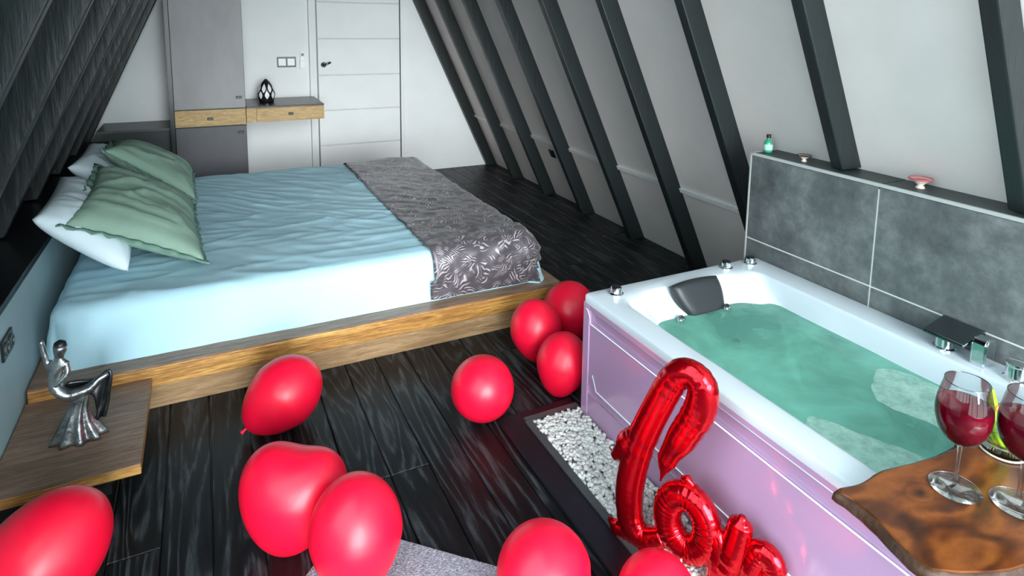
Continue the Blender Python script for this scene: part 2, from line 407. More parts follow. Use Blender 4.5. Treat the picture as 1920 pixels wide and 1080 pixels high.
# sloping right wall: backing, boards in each bay, trim strip at z = .565
def slope_pt(z, off=0): return XR-SL*z-off
def slope_prism(sign, x0, z0, z1, t, y0, y1, base):
    # quad in xz between z0 and z1 on plane base, thickness t outward(+sign)
    f = (lambda z: base-SL*z) if sign > 0 else (lambda z: base+SL*z)
    poly = [(f(z0), 0, z0), (f(z0)+sign*t, 0, z0), (f(z1)+sign*t, 0, z1), (f(z1), 0, z1)]
    return MB().prism(poly, (0, y0, 0), (0, y1, 0))
wr = tag(slope_prism(1, 0, -.05, APEX+.03, .1, YF, YB, XR+.025).build('wall_right', PANEL), 'sloping right wall of pale boards between black rafters', None, None, 'structure')
RW = .055
RY = [-1.6+.0, -.95, -.30, .35, 1.0, 1.645, 2.30, 2.955, 3.62, 4.285, 4.94, 5.60, 6.255]
for i in range(len(RY)-1):
    y0, y1 = RY[i]+.03, RY[i+1]+.025
    for (z0, z1) in ((.0, .555), (.575, APEX-.08)):
        slope_prism(1, 0, z0, z1, .022, y0, y1, XR).build('panel', PANEL, wr)
    slope_prism(1, 0, .551, .579, .040, y0, y1, XR-.018).build('joint_strip', WHITE_TRIM, wr)
# left wall dark boards
LY = [-1.3, -.62, .04, .70, 1.36, 2.02, 2.72, 3.42, 4.08, 4.70, 5.30, 6.0]
wl = tag(slope_prism(-1, 0, -.05, APEX+.03, .1, LY[4]+.03, YB, XL-.025).build('wall_left', DARKBOARD), 'sloping left wall of dark boards behind the bed head', None, None, 'structure')
slope_prism(-1, 0, -.05, .65, .1, YF, LY[4]+.03, XL-.025).build('lower_board', DARKBOARD, wl)
slope_prism(-1, 0, 3.3, APEX+.03, .1, YF, LY[4]+.03, XL-.025).build('upper_board', DARKBOARD, wl)
for i in range(4, len(LY)-1):
    slope_prism(-1, 0, 0, APEX-.08, .022, LY[i]+.03, LY[i+1]+.025, XL).build('panel', DARKBOARD, wl)
# unseen roof glazing, added beside the viewer to light the right wall
w2 = tag(slope_prism(-1, 0, .65, 3.3, .12, LY[0]-.3, LY[0], XL).build('added_roof_glazing', DARKBOARD), 'added unseen roof glazing in the near bays of the left slope', None, None, 'structure')
for i in range(4):
    slope_prism(-1, 0, .65, 3.3, .008, LY[i]+.055, LY[i+1], XL-.03).build('pane', PANE, w2)  # panes of the added roof glazing
    if i: slope_prism(-1, 0, .65, 3.3, .14, LY[i], LY[i]+.055, XL+.12).build('added_mullion', RAFTER, w2)
# rafters: each its own thing
def rafter(side, y, z0, label, depth=.12, z1=None):
    z1 = z1 or APEX-.3
    if side > 0:
        f = lambda z, o: XR-SL*z-o
        poly = [(f(z0, 0), 0, z0), (f(z0, depth), 0, z0), (f(z1, depth), 0, z1), (f(z1, 0), 0, z1)]
    else:
        f = lambda z, o: XL+SL*z+o
        poly = [(f(z0, 0), 0, z0), (f(z0, depth), 0, z0), (f(z1, depth), 0, z1), (f(z1, 0), 0, z1)]
    o = MB().prism(poly, (0, y, 0), (0, y+RW, 0)).build('rafter', RAFTER, bevel=.006)
    return tag(o, label, 'beam', 'rafters of the right slope' if side > 0 else 'rafters of the left slope')
rl = {4: 'black rafter at the right edge of the photo, nearest one on the right slope',
      5: 'black rafter standing on the tiled ledge between the two small dishes',
      6: 'black rafter reaching down behind the left end of the tiled ledge',
      7: 'black rafter on the right slope, second to the left of the tiled ledge',
      8: 'black rafter on the right slope, third to the left of the tiled ledge',
      9: 'black rafter on the right slope just right of the small black socket',
      10: 'black rafter on the right slope just left of the small black socket',
      11: 'black rafter on the right slope, second from the white back wall',
      12: 'black rafter on the right slope set against the white back wall'}
for i in range(4, 13): rafter(1, RY[i], 1.012 if i in (4, 5) else 0.0, rl[i])
ll = {4: 'nearest dark rafter on the left slope, at the upper left edge',
      5: 'dark rafter on the left slope, second from the left edge',
      6: 'dark rafter on the left slope above the near white pillow',
      7: 'dark rafter on the left slope, fourth from the left edge',
      8: 'dark rafter on the left slope, fifth from the left edge',
      9: 'dark rafter on the left slope, third from the back wall',
      10: 'dark rafter on the left slope, second from the back wall',
      11: 'dark rafter on the left slope, last one before the back wall'}
for i in range(4, 12): rafter(-1, LY[i], .0 if LY[i] > 5.9 else .608, ll[i])

# back wall, a gable triangle
wb = MB().prism([(XL-.15, YB, -.05), (XR+.15, YB, -.05), (XC, YB, APEX+.15)], (0, 0, 0), (0, .1, 0)).build('wall_back', PLASTER)
tag(wb, 'white plastered back wall with the door', None, None, 'structure')
# glazed gable behind the camera
wf = empty('window_1', (XC, YF, 0)); tag(wf, 'glazed gable with black mullions behind the viewer', None, None, 'structure')
fr = MB()
fr.box(XL-.1, XR+.1, YF-.04, YF+.04, 0, .12)
for zz in (2.15,): fr.box(XL+SL*zz, XR-SL*zz, YF-.035, YF+.035, zz-.05, zz+.05)
mxs = [-.2, .85, 1.9]
for xx in mxs:
    zt = min((xx-XL)/SL, (XR-xx)/SL)
    fr.box(xx-.04, xx+.04, YF-.035, YF+.035, .1, zt)
attach(fr.build('frame', RAFTER), wf)
xs = [XL, -.2, .85, 1.9, XR]
zl = lambda x_: max(0.121, min((x_-XL)/SL, (XR-x_)/SL))
for i in range(4):
    a, b = xs[i], xs[i+1]
    za, zb = min(2.15, zl(a)), min(2.15, zl(b))
    poly = [(a, YF, .12), (b, YF, .12), (b, YF, zb), (a, YF, za)]
    if i in (0, 3):  # sloping pane clipped by the rail
        xk = XL+SL*2.15 if i == 0 else XR-SL*2.15
        if a < xk < b: poly = [(a, YF, .12), (b, YF, .12), (b, YF, zb), (xk, YF, 2.15), (a, YF, za)]
    attach(MB().prism(poly, (0, -.004, 0), (0, .004, 0)).build('pane', PANE), wf)
attach(MB().prism([(XL+SL*2.15, YF, 2.15), (.85, YF, 2.15), (.85, YF, APEX)], (0, -.004, 0), (0, .004, 0)).build('pane', PANE), wf)
attach(MB().prism([(.85, YF, 2.15), (XR-SL*2.15, YF, 2.15), (.85, YF, APEX)], (0, -.004, 0), (0, .004, 0)).build('pane', PANE), wf)

# door in the back wall
d = empty('door_1', (1.41, YB, 0)); tag(d, 'white panelled door with horizontal grooves', None, None, 'structure')
attach(MB().box(1.0, 1.822, YB-.012, YB, 0, 2.06).build('door_core', GROUT), d)
zs = [0.005, .352, .701, 1.046, 1.40, 1.748, 2.05]
for a, b in zip(zs, zs[1:]):
    attach(MB().box(1.008, 1.815, YB-.032, YB-.006, a+.005, b-.005).build('panel', PLASTER, bevel=.004), d)
fm = MB(); fm.box(.93, .995, YB-.045, YB, 0, 2.12); fm.box(1.826, 1.86, YB-.03, YB, 0, 2.12); fm.box(.93, 1.86, YB-.045, YB, 2.062, 2.12)
attach(fm.build('door_frame', PLASTER, bevel=.004), d)
gap = MB(); gap.box(.996, 1.003, YB-.034, YB, 0, 2.06); gap.box(1.819, 1.825, YB-.034, YB, 0, 2.06)
attach(gap.build('seal', GREYM), d)
hm = MB(); hm.lathe([(.026, 0), (.026, .008), (.011, .012), (.011, .05)], 20, Matrix.Translation((1.06, YB-.032, 1.15)) @ Matrix.Rotation(R(90), 4, 'X'))
hm.tube([(1.06, YB-.08, 1.15), (1.085, YB-.083, 1.16), (1.12, YB-.083, 1.175)], .011, 10)
attach(hm.build('handle', DCHROME, smooth=True), d)

# low ledge along the left wall behind the bed head, and tiled ledge wall behind the tub
kl = tag(MB().box(-1.22, -.66, .2, 5.86, 0, .575).build('wall_ledge', LEDGEWALL), 'low painted ledge wall behind the bed head', None, None, 'structure')
MB().box(-1.2, -.655, .2, 5.86, .575, .603).build('ledge_top', BLACK, kl, bevel=.003)
tw = tag(MB().prism([(2.2806, 0, 0), (XR+.01, 0, 0), (XR+.01-SL*.985, 0, .985), (2.2806, 0, .985)], (0, -.6, 0), (0, 2.075, 0)).build('wall_tub', GROUT), 'low slate-tiled ledge wall beside the bathtub', None, None, 'structure')
jy = [2.083, 1.459, .859, .259, -.341]
for (a, b) in zip(jy[1:], jy):
    for (z0, z1) in ((0, .594), (.600, .992)):
        MB().box(2.279, 2.2925, a+.003, b-.003, z0, z1).build('tile', TILE, tw, bevel=.0015)
for (a, b) in zip(jy[1:], jy):   # ledge cap tiles
    zz = .985
    MB().box(2.292, slope_pt(1.005)-.002+.01, a+.003, b-.003, zz, 1.005).build('cap_tile', DARKBOARD, tw, bevel=.002)
m = MB(); m.box(2.277, 2.289, -.6, 2.083, .994, 1.0062); m.box(2.277, 2.295, 2.080, 2.088, 0, 1.0062); m.box(2.289, 2.45, 2.080, 2.088, .994, 1.0062)
m.build('edge_trim', TRIMG, tw)

# ================================================================= FURNITURE
# bed platform
p = empty('bed_platform', (.52, 4.0, 0)); tag(p, 'low wooden bed platform with golden oak front edge', 'bed frame')
attach(MB().box(-.65, 1.703, 2.787, 5.25, .098, .182).build('edge_boards', OAK, bevel=.004), p)
attach(MB().box(-.65, 1.700, 2.792, 5.25, .182, .187).build('top_board', OAKD), p)
attach(MB().box(-.65, 1.60, 2.799, 5.2, 0, .098).build('plinth', OAKP), p)

# mattress under a fitted sheet: rounded-rectangle rings with wrinkles pressed into the surface
MX0, MX1, MY0, MY1, MZ0, MZT = -.60, 1.60, 2.895, 5.08, .188, .435
def wrinkle(x, y):
    a = 0
    # creases radiating from the middle of the pillow side, soft puckers, crosswise pulls
    q = Vector((x*3.2+y*1.2, y*2.0-x*1.0, 0))
    rdg = 1-abs(noise.noise(Vector((x*1.6-y*2.3, x*5.0+y*6.2, 1.3))))*2.2
    a += .010*max(0, rdg)**3*(.4+.6*noise.noise(Vector((x*2, y*2, 5)))*1.5)
    r2 = 1-abs(noise.noise(Vector((x*2.0+1.7, y*9.0, 3.1))))*2.4
    a += .006*max(0, r2)**3*(1 if y < 3.7 else .3)
    r3 = 1-abs(noise.noise(Vector(((x+y)*7, (x-y)*1.4, 8.0))))*2.3
    a += .006*max(0, r3)**3*(1 if y > 4.0 else .5)
    a += .007*noise.noise(q)
    return a
def bed_surface(off=0.0, extra=None, hem=0.0):
    rings = []; R0 = .07
    N = None
    def ring(inset, z, flare=0):
        r = max(.004, .10-inset*.6)
        return [(a, b, z) for (a, b) in rrect(MX0-off+inset-flare, MX1+off-inset+flare, MY0-off+inset-flare, MY1+off-inset+flare, r, 10, 90)]
    for z in [MZ0+hem, .21, .24, .27, .30, .33, .36]:
        rings.append(ring(0, z, .012*max(0, (.36-z)/.17)))
    for k in range(1, 7):
        a = k/6*math.pi/2; rings.append(ring(R0*(1-math.cos(a)), .365+(MZT-.365)*math.sin(a)+off))
    ins = R0
    half = (MY1-MY0)/2
    while ins < half-.03:
        ins += .018; rings.append(ring(min(ins, half-.012), MZT+off))
    out = []
    for rg in rings:
        o = []
        for (x_, y_, z_) in rg:
            wgt = min(1, max(0, (z_-.38)/.05))
            zz = z_+wgt*wrinkle(x_, y_)
            side = 1-wgt
            # sides: faint vertical hang and slanted pulls
            ds = side*(.006*noise.noise(Vector((x_*4+z_*6, y_*4, z_*3)))+.004*noise.noise(Vector((x_*9-z_*14, y_*9, 0))))
            nx = -1 if x_ < MX0+.06 else (1 if x_ > MX1-.06 else 0); ny = -1 if y_ < MY0+.06 else (1 if y_ > MY1-.06 else 0)
            if nx > 0: ds += side*.045*max(0, (.42-z_)/.25)*(1 if y_ < 3.3 else .4)
            if nx < 0: ds += side*.022*math.sin(y_*38)*max(0, (.42-z_)/.25)
            e = extra(x_, y_, z_, side) if extra else 0
            o.append((x_+nx*(ds+e*side), y_+ny*(ds+e*side), zz+e*wgt))
        out.append(o)
    return rings_mesh(out, True, False)
mt = bed_surface().build('mattress', SHEETM, smooth=True)
tag(mt, 'thick mattress under a pale blue wrinkled sheet', 'mattress')
# runner over the foot of the bed
def rex(x, y, z, side):
    v = .004*max(0, 1-abs(noise.noise(Vector((x*9+z*7, y*3+z*2, 2)))) *2.5)**2
    if y < 3.1: v += .016*max(0, 1-abs(noise.noise(Vector((x*6.5-z*9, z*5+y*4, 4))))*2.6)**2
    return v
rb = bed_surface(.010, rex, .012)
keepf = []
for f in rb.f:
    if len(f) > 8: continue
    c = [sum(rb.v[i][k] for i in f)/len(f) for k in range(3)]
    if c[0] < .985: continue
    if c[0] > 1.585 and c[2] < .29: continue
    if c[1] > 5.0 and c[2] < .25: continue
    keepf.append(f)
# the top middle of the rings is closed by the cap; strip runs over the ring region only
capx = [f for f in rb.f if len(f) > 8]
rb.f = keepf
ro = rb.build('bed_runner', RUNNER, smooth=True)
sm = ro.modifiers.new('thick', 'SOLIDIFY'); sm.thickness = .004; sm.offset = 1
tag(ro, 'grey satin bed runner with silvery leaf pattern across the bed foot', 'bed runner')

# pillows
def pillow(name, corners, th, mat, label, cat, group, flange=0, flmat=None, seed=0, pinch=.06, thick_pow=.45):
    A, B, Cc, D = [Vector(c) for c in corners]   # A near-low, B far-low, C far-high, D near-high
    cen = (A+B+Cc+D)/4; nrm = ((B-A).cross(D-A)).normalized()
    if nrm.z < 0: nrm = -nrm
    def P(u, v, off=0):
        # u,v in 0..1; edges bow inwards between the corners
        uu = u+pinch*(1-2*u)*(4*v*(1-v))*(1 if True else 0)*1.0
        vv = v+pinch*(1-2*v)*(4*u*(1-u))
        return A*(1-uu)*(1-vv)+B*uu*(1-vv)+Cc*uu*vv+D*(1-uu)*vv+nrm*off
    n = 40; m = MB(); vs = []; idx = {}
    fs = []
    for s in (1, -1):
        for i in range(n+1):
            for j in range(n+1):
                u, v = i/n, j/n
                e = (max(0, 1-abs(2*u-1)**2.6)*max(0, 1-abs(2*v-1)**2.6))**thick_pow
                q = P(u, v)
                wr_ = .05*th*noise.noise(Vector((q.x*6+seed, q.y*6, q.z*6)))+.10*th*max(0, 1-abs(noise.noise(Vector((u*7+seed, v*2.2-u*3, 0))))*2.2)**3
                k = s*(th*.5*e)+(wr_*e if s > 0 else 0)
                if s < 0: k *= .8
                idx[(s, i, j)] = len(vs); vs.append(q+nrm*k)
    for s in (1, -1):
        for i in range(n):
            for j in range(n):
                f = (idx[(s, i, j)], idx[(s, i+1, j)], idx[(s, i+1, j+1)], idx[(s, i, j+1)])
                fs.append(f if s > 0 else f[::-1])
    m.add(vs, fs)
    root = empty(name, cen)
    co = m.build('cover', mat, smooth=True); me = co.data
    bm = bmesh.new(); bm.from_mesh(me); bmesh.ops.remove_doubles(bm, verts=bm.verts, dist=.0008); bmesh.ops.recalc_face_normals(bm, faces=bm.faces); bm.to_mesh(me); bm.free()
    attach(co, root)
    if flange:
        path = [(i/n, 0) for i in range(n)]+[(1, j/n) for j in range(n)]+[(1-i/n, 1) for i in range(n)]+[(0, 1-j/n) for j in range(n)]
        rin, rout = [], []
        for k, (u, v) in enumerate(path):
            q = P(u, v); out = (q-cen).normalized()
            rf = flange*(1+.25*math.sin(k*1.9+seed))
            rin.append(q-out*.012); rout.append(q+out*rf+nrm*(.006*math.sin(k*1.3+seed)+.002))
        fm_ = MB(); K = len(path)
        fm_.add(rin+rout, [(i, (i+1) % K, K+(i+1) % K, K+i) for i in range(K)])
        fo = fm_.build('flange', flmat or mat, smooth=True)
        so = fo.modifiers.new('thick', 'SOLIDIFY'); so.thickness = .006; so.offset = 0
        attach(fo, root)
    return tag(root, label, cat, group)
pillow('bed_pillow', [(-.33, 3.10, .49), (-.36, 3.95, .50), (-.70, 4.0, .74), (-.67, 3.20, .74)], .21, PILLOWW, 'near white pillow under the front green cushion', 'pillow', 'white bed pillows', seed=2, pinch=.03)
pillow('bed_pillow', [(-.33, 4.12, .49), (-.33, 4.95, .50), (-.69, 4.92, .75), (-.69, 4.15, .76)], .20, PILLOWW, 'far white pillow under the rear green cushion', 'pillow', 'white bed pillows', seed=5, pinch=.03)
pillow('cushion', [(-.03, 3.13, .475), (-.08, 4.05, .50), (-.52, 3.92, .80), (-.57, 3.20, .70)], .22, GREEN, 'front sage green cushion with ruffled edge, nearest on the bed', 'cushion', 'green cushions on the bed', flange=.03, flmat=GREEND, seed=1, pinch=.05)
pillow('cushion', [(-.07, 4.08, .52), (-.09, 4.90, .50), (-.56, 4.86, .76), (-.52, 4.15, .84)], .20, GREEN, 'rear sage green cushion behind the front green one', 'cushion', 'green cushions on the bed', flange=.03, flmat=GREEND, seed=9, pinch=.05)

# bedside slab table
t = empty('bedside_table', (-.44, 2.5, 0)); tag(t, 'low wooden slab bedside table holding the dancer figurine', 'side table')
attach(MB().box(-.655, -.243, 2.236, 2.783, .135, .14).build('top_board', OAKD), t)
attach(MB().box(-.655, -.243, 2.236, 2.783, .100, .135).build('edge_band', OAK, bevel=.003), t)
attach(MB().box(-.64, -.34, 2.32, 2.76, 0, .100).build('base', BLACK), t)

# tall cabinet on the back wall
c = empty('tall_cabinet', (.05, 6.0, 0)); tag(c, 'tall grey laminate cabinet with oak drawer band', 'cabinet')
attach(MB().box(-.213, .318, 5.715, YB-.002, 0, 1.80).build('carcass', DARKBOARD), c)
attach(MB().box(-.245, -.215, 5.705, YB-.002, 0, 1.80).build('side_panel', BLACK), c)
def knobpart(x_, y_, z_, parent):
    o = MB().box(x_-.022, x_+.022, y_-.018, y_, z_-.010, z_+.010).build('knob', BLACK, None, bevel=.003)
    o.parent = parent; o.matrix_parent_inverse = Matrix.Translation(c.location).inverted(); return o
for nm, z0, z1, mt_, kx, kz in (('door', .03, .695, GREYSHADE, .272, .64), ('drawer', .703, .838, BAND, .045, .765), ('door', .846, 1.795, GREYDOOR, .268, .935)):
    o = attach(MB().box(-.211, .316, 5.695, 5.715, z0, z1).build(nm, mt_, bevel=.003), c)
    kb = MB().box(kx-.022, kx+.022, 5.676, 5.695, kz-.010, kz+.010).build('knob', BLACK, o, bevel=.003)
# wall shelf with a drawer
s = empty('wall_shelf', (.64, 6.0, .70)); tag(s, 'floating wall shelf with black top and oak drawer', 'shelf')
attach(MB().box(.322, .957, 5.70, YB-.046, .835, .848).build('top_board', BLACK, bevel=.002), s)
attach(MB().box(.322, .957, 5.712, YB-.046, .712, .835).build('body', BAND), s)
dr = attach(MB().box(.40, .945, 5.697, 5.712, .720, .828).build('drawer', BAND, bevel=.003), s)
MB().box(.655, .695, 5.68, 5.697, .765, .785).build('knob', BLACK, dr, bevel=.003)
# dark box in the far left corner
b = empty('corner_chest', (-.5, 6.1, 0)); tag(b, 'dark low chest in the corner left of the tall cabinet', 'chest')
poly = [(XL+.14, 0, .0), (-.25, 0, .0), (-.25, 0, .662), (XL+.14+SL*.662, 0, .662)]
attach(MB().prism(poly, (0, 5.87, 0), (0, YB-.002, 0)).build('body', DARKBOARD), b)
poly = [(XL+.14+SL*.662, 0, .662), (-.25, 0, .662), (-.25, 0, .68), (XL+.14+SL*.68, 0, .68)]
attach(MB().prism(poly, (0, 5.86, 0), (0, YB-.002, 0)).build('top_board', GREYM), b)

# lantern ornament on the shelf
o = empty('table_lantern', (.508, 6.0, .848)); tag(o, 'black egg-shaped lantern with white leaf cut-outs on the shelf', 'lantern')
prof = [(.062, 0), (.064, .02), (.070, .05), (.072, .07), (.066, .11), (.050, .15), (.030, .18), (.008, .205)]
attach(MB().lathe(prof, 28, Matrix.Translation((.508, 6.0, .848))).build('body', CERB, smooth=True), o)
def lant_r(z):
    for (r0, z0), (r1, z1) in zip(prof, prof[1:]):
        if z0 <= z <= z1: return r0+(r1-r0)*(z-z0)/(z1-z0)
    return .01
for k in range(8):
    for (zc, hh, ph, ww) in ((.065, .035, 0, .30), (.125, .04, .5, .30)):
        a0 = 2*math.pi*(k+ph)/8; vs = []; 
        for q in range(9):
            tt = q/8; z = zc-hh+2*hh*tt; wd = ww*math.sin(math.pi*tt)*.85
            for sgn in (-1, 0, 1):
                a = a0+sgn*wd; r_ = lant_r(z)+.003
                vs.append((.508+r_*math.cos(a), 6.0+r_*math.sin(a), .848+z))
        fs = []
        for q in range(8):
            for e in range(2): fs.append((q*3+e, q*3+e+1, q*3+e+4, q*3+e+3))
        attach(MB().add(vs, fs).build('leaf', CERW), o)

# switches and controls on the back wall
o = empty('light_switch', (.725, YB, 1.178)); tag(o, 'double white light switch in a black frame above the shelf', 'switch')
fm = MB(); fm.box(.64, .81, YB-.008, YB, 1.13, 1.228); attach(fm.build('frame', BLACK, bevel=.002), o)
for a in (.652, .732): attach(MB().box(a, a+.066, YB-.014, YB-.006, 1.145, 1.213).build('rocker', PLASTIC, bevel=.003), o)
o = empty('remote_holder', (.868, YB, 1.2)); tag(o, 'small white remote control in a wall holder beside the door frame', 'remote')
attach(MB().box(.842, .896, YB-.022, YB, 1.115, 1.19).build('holder', PLASTIC, bevel=.004), o)
r_ = attach(MB().box(.848, .890, YB-.018, YB-.002, 1.15, 1.278).build('handset', PLASTIC, bevel=.004), o)
MB().box(.857, .881, YB-.0195, YB-.0175, 1.235, 1.262).build('screen', GREYM, r_)
# socket on the left ledge wall
o = empty('wall_socket', (-.66, 2.64, .45)); tag(o, 'black double wall socket on the blue-grey ledge left of the bed', 'socket')
attach(MB().box(-.66, -.651, 2.575, 2.70, .415, .490).build('plate', BLACK, bevel=.002), o)
for yy in (2.607, 2.668):
    attach(MB().lathe([(.024, 0), (.024, .006), (.018, .006), (.016, -.004)], 20, Matrix.Translation((-.651, yy, .452)) @ Matrix.Rotation(R(90), 4, 'Y')).build('outlet', GREYM, smooth=False), o)
o = empty('wall_socket', (2.70, 4.66, .45)); tag(o, 'small black socket on the right slope low between two rafters', 'socket')
yy = 4.66
poly = [(slope_pt(.42, 0), 0, .42), (slope_pt(.42, .012), 0, .42), (slope_pt(.49, .012), 0, .49), (slope_pt(.49, 0), 0, .49)]
attach(MB().prism(poly, (0, yy-.035, 0), (0, yy+.035, 0)).build('plate', BLACK, bevel=.002), o)
poly = [(slope_pt(.435, .012), 0, .435), (slope_pt(.435, .018), 0, .435), (slope_pt(.475, .018), 0, .475), (slope_pt(.475, .012), 0, .475)]
attach(MB().prism(poly, (0, yy-.02, 0), (0, yy+.02, 0)).build('outlet', BLACKM), o)

# ================================================================= BATHTUB
TX0, TX1, TY0, TY1, TZ = 1.328, 2.275, .27, 2.02, .521
tub = empty('bathtub', (1.8, 1.15, 0)); tag(tub, 'white rectangular jetted bathtub filled with teal water', 'bathtub')
def ring(x0, x1, y0, y1, r, z, lobes=0):
    out = []
    for (a, b) in rrect(x0, x1, y0, y1, r, 12, 40):
        if lobes and b > y1-.12:
            b -= lobes*(.045*math.exp(-((a-1.50)/.045)**2)+.045*math.exp(-((a-2.06)/.05)**2))
        out.append((a, b, z))
    return out
rg = [ring(TX0, TX1, TY0, TY1, .02, .488), ring(TX0, TX1, TY0, TY1, .02, TZ-.008), ring(TX0+.003, TX1-.003, TY0+.003, TY1-.003, .02, TZ-.002), ring(TX0+.009, TX1-.009, TY0+.009, TY1-.009, .02, TZ),
      ring(1.418, 2.152, .41, 1.935, .09, TZ), ring(1.427, 2.146, .418, 1.926, .09, TZ-.002, .3), ring(1.433, 2.141, .424, 1.918, .09, TZ-.010, .6),
      ring(1.440, 2.134, .44, 1.885, .10, .47, 1), ring(1.450, 2.122, .46, 1.835, .11, .43, 1), ring(1.47, 2.10, .50, 1.76, .12, .34, .8), ring(1.50, 2.07, .56, 1.66, .13, .22, .4),
      ring(1.53, 2.04, .62, 1.58, .13, .16), ring(1.57, 2.0, .68, 1.52, .12, .13), ring(1.7, 1.87, .9, 1.3, .06, .125)]
attach(rings_mesh(rg).build('shell', ACRYL, smooth=True), tub)
# apron with stepped mouldings on the room side
prof = [(1.345, .0), (1.333, .0), (1.333, .112), (1.341, .118), (1.341, .142), (1.333, .152), (1.333, .402), (1.343, .412), (1.340, .460), (1.329, .470), (1.3285, .489), (1.345, .489)]
attach(MB().prism([(a, 0, z) for a, z in prof], (0, TY0, 0), (0, 1.975, 0)).build('side_panel', ACRYL_BOUNCE), tub)
attach(MB().box(1.3285, 1.345, 1.975, TY1-.001, 0, .489).build('corner_post', ACRYL_BOUNCE, bevel=.004), tub)
attach(MB().box(1.345, TX1-.002, TY1-.02, TY1-.002, 0, .489).build('end_panel', ACRYL), tub)
attach(MB().box(1.345, TX1-.002, TY0+.002, TY0+.02, 0, .489).build('end_panel', ACRYL), tub)
for pts_ in ([(1.3305, .275, .468), (1.3305, 1.95, .468)], [(1.3315, .275, .406), (1.3315, 1.970, .410), (1.3305, 1.974, .44), (1.3275, 1.985, .462), (1.327, 2.005, .468)], [(1.3315, .275, .148), (1.3315, 1.915, .150), (1.3315, 1.945, .205)], [(1.3315, .275, .114), (1.3315, 1.90, .116)]):
    attach(MB().tube(pts_, .0025, 8).build('moulding_highlight', ACRYL, smooth=True), tub)  # thin white beads added as highlights along the panel's raised lines
# headrest
hm = []
hc = [(1.645, 1.895, .545), (1.925, 1.905, .545), (1.915, 1.835, .405), (1.715, 1.83, .405)]
def hpt(u, v):
    A, B, D_, E_ = [Vector(q) for q in hc]
    return A*(1-u)*(1-v)+B*u*(1-v)+D_*u*v+E_*(1-u)*v
n = 16; vs = []; fs = []
nh = Vector((0, -.9, .44)).normalized()
for s_ in (1, -1):
    for i in range(n+1):
        for j in range(n+1):
            # squircle the square so the corners are round
            a, b_ = 2*i/n-1, 2*j/n-1
            ua = a*math.sqrt(1-b_*b_*.22); vb = b_*math.sqrt(1-a*a*.22)
            e = (max(0, 1-a**6)*max(0, 1-b_**6))**.5
            vs.append(hpt((ua+1)/2, (vb+1)/2)+nh*(s_*(.010+.020*e) if s_ > 0 else -.012))
K = (n+1)**2
for s_ in (0, 1):
    for i in range(n):
        for j in range(n):
            f = (s_*K+i*(n+1)+j, s_*K+(i+1)*(n+1)+j, s_*K+(i+1)*(n+1)+j+1, s_*K+i*(n+1)+j+1); fs.append(f)
bd = [i*(n+1) for i in range(n+1)]+[n*(n+1)+j for j in range(1, n+1)]+[i*(n+1)+n for i in range(n-1, -1, -1)]+[j for j in range(n-1, 0, -1)]
for k in range(len(bd)):
    a, b_ = bd[k], bd[(k+1) % len(bd)]; fs.append((a, b_, K+b_, K+a))
attach(MB().add(vs, fs).build('headrest', HEADREST, smooth=True, ang=60), tub)
# rim knobs
for (x_, y_) in ((1.44, 1.955), (2.045, 1.972), (2.185, 1.965)):
    kb = attach(MB().lathe([(.030, 0), (.030, .006), (.024, .010), (.022, .028), (.018, .032)], 24, Matrix.Translation((x_, y_, TZ))).build('knob', CHROME, smooth=True, ang=30), tub)
    MB().lathe([(.019, .032), (.014, .034), (.004, .034)], 20, Matrix.Translation((x_, y_, TZ))).build('cap', BLACKM, kb)
# taps on the wall side rim
for (x_, y_) in ((2.205, 1.135), (2.205, .925)):
    attach(MB().lathe([(.034, 0), (.034, .006), (.028, .010), (.026, .045), (.030, .05), (.030, .056), (.022, .06)], 28, Matrix.Translation((x_, y_, TZ))).build('tap_knob', CHROME, smooth=True, ang=30), tub)
mx = MB(); mx.prism([(-.030, 0, 0), (.030, 0, 0), (.030, 0, .075), (.018, 0, .090), (-.018, 0, .090), (-.030, 0, .075)], (2.21, 1.0, TZ), (2.21, 1.045, TZ))
attach(mx.build('mixer', CHROME, bevel=.006, smooth=False), tub)
sp = MB(); sp.prism([(2.235, 1.05, TZ+.055), (2.262, 1.05, TZ+.055), (2.262, 1.05, TZ), (2.276, 1.05, TZ), (2.276, 1.05, TZ+.085), (2.262, 1.05, TZ+.088), (2.15, 1.05, TZ+.062), (2.15, 1.05, TZ+.050)], (0, 0, 0), (0, .13, 0))
attach(sp.build('spout', DCHROME, bevel=.004), tub)
# jets
def jet(pt, nrm, r=.018):
    q = Vector(nrm).to_track_quat('Z', 'Y').to_matrix().to_4x4()
    j = attach(MB().lathe([(r, 0), (r, .006), (r*.6, .008), (r*.5, .003)], 20, Matrix.Translation(pt) @ q).build('jet', DCHROME, smooth=True, ang=30), tub)
    MB().lathe([(r*.45, .002), (r*.35, .007), (r*.1, .008)], 16, Matrix.Translation(pt) @ q).build('nozzle', CHROME, j, smooth=True)
    return j
for (a, b_, z) in ((1.655, 1.815, .42), (1.90, 1.815, .42)): jet((a, b_-.002, z+.008), (0, -.85, .5), .02)
jet((1.86, 1.715, .33), (0, -.8, .6), .022); jet((1.62, 1.70, .33), (0, -.8, .6), .022); jet((2.100, 1.47, .38), (-.95, 0, .3), .026)
jet((2.09, .95, .37), (-.95, 0, .3), .024)

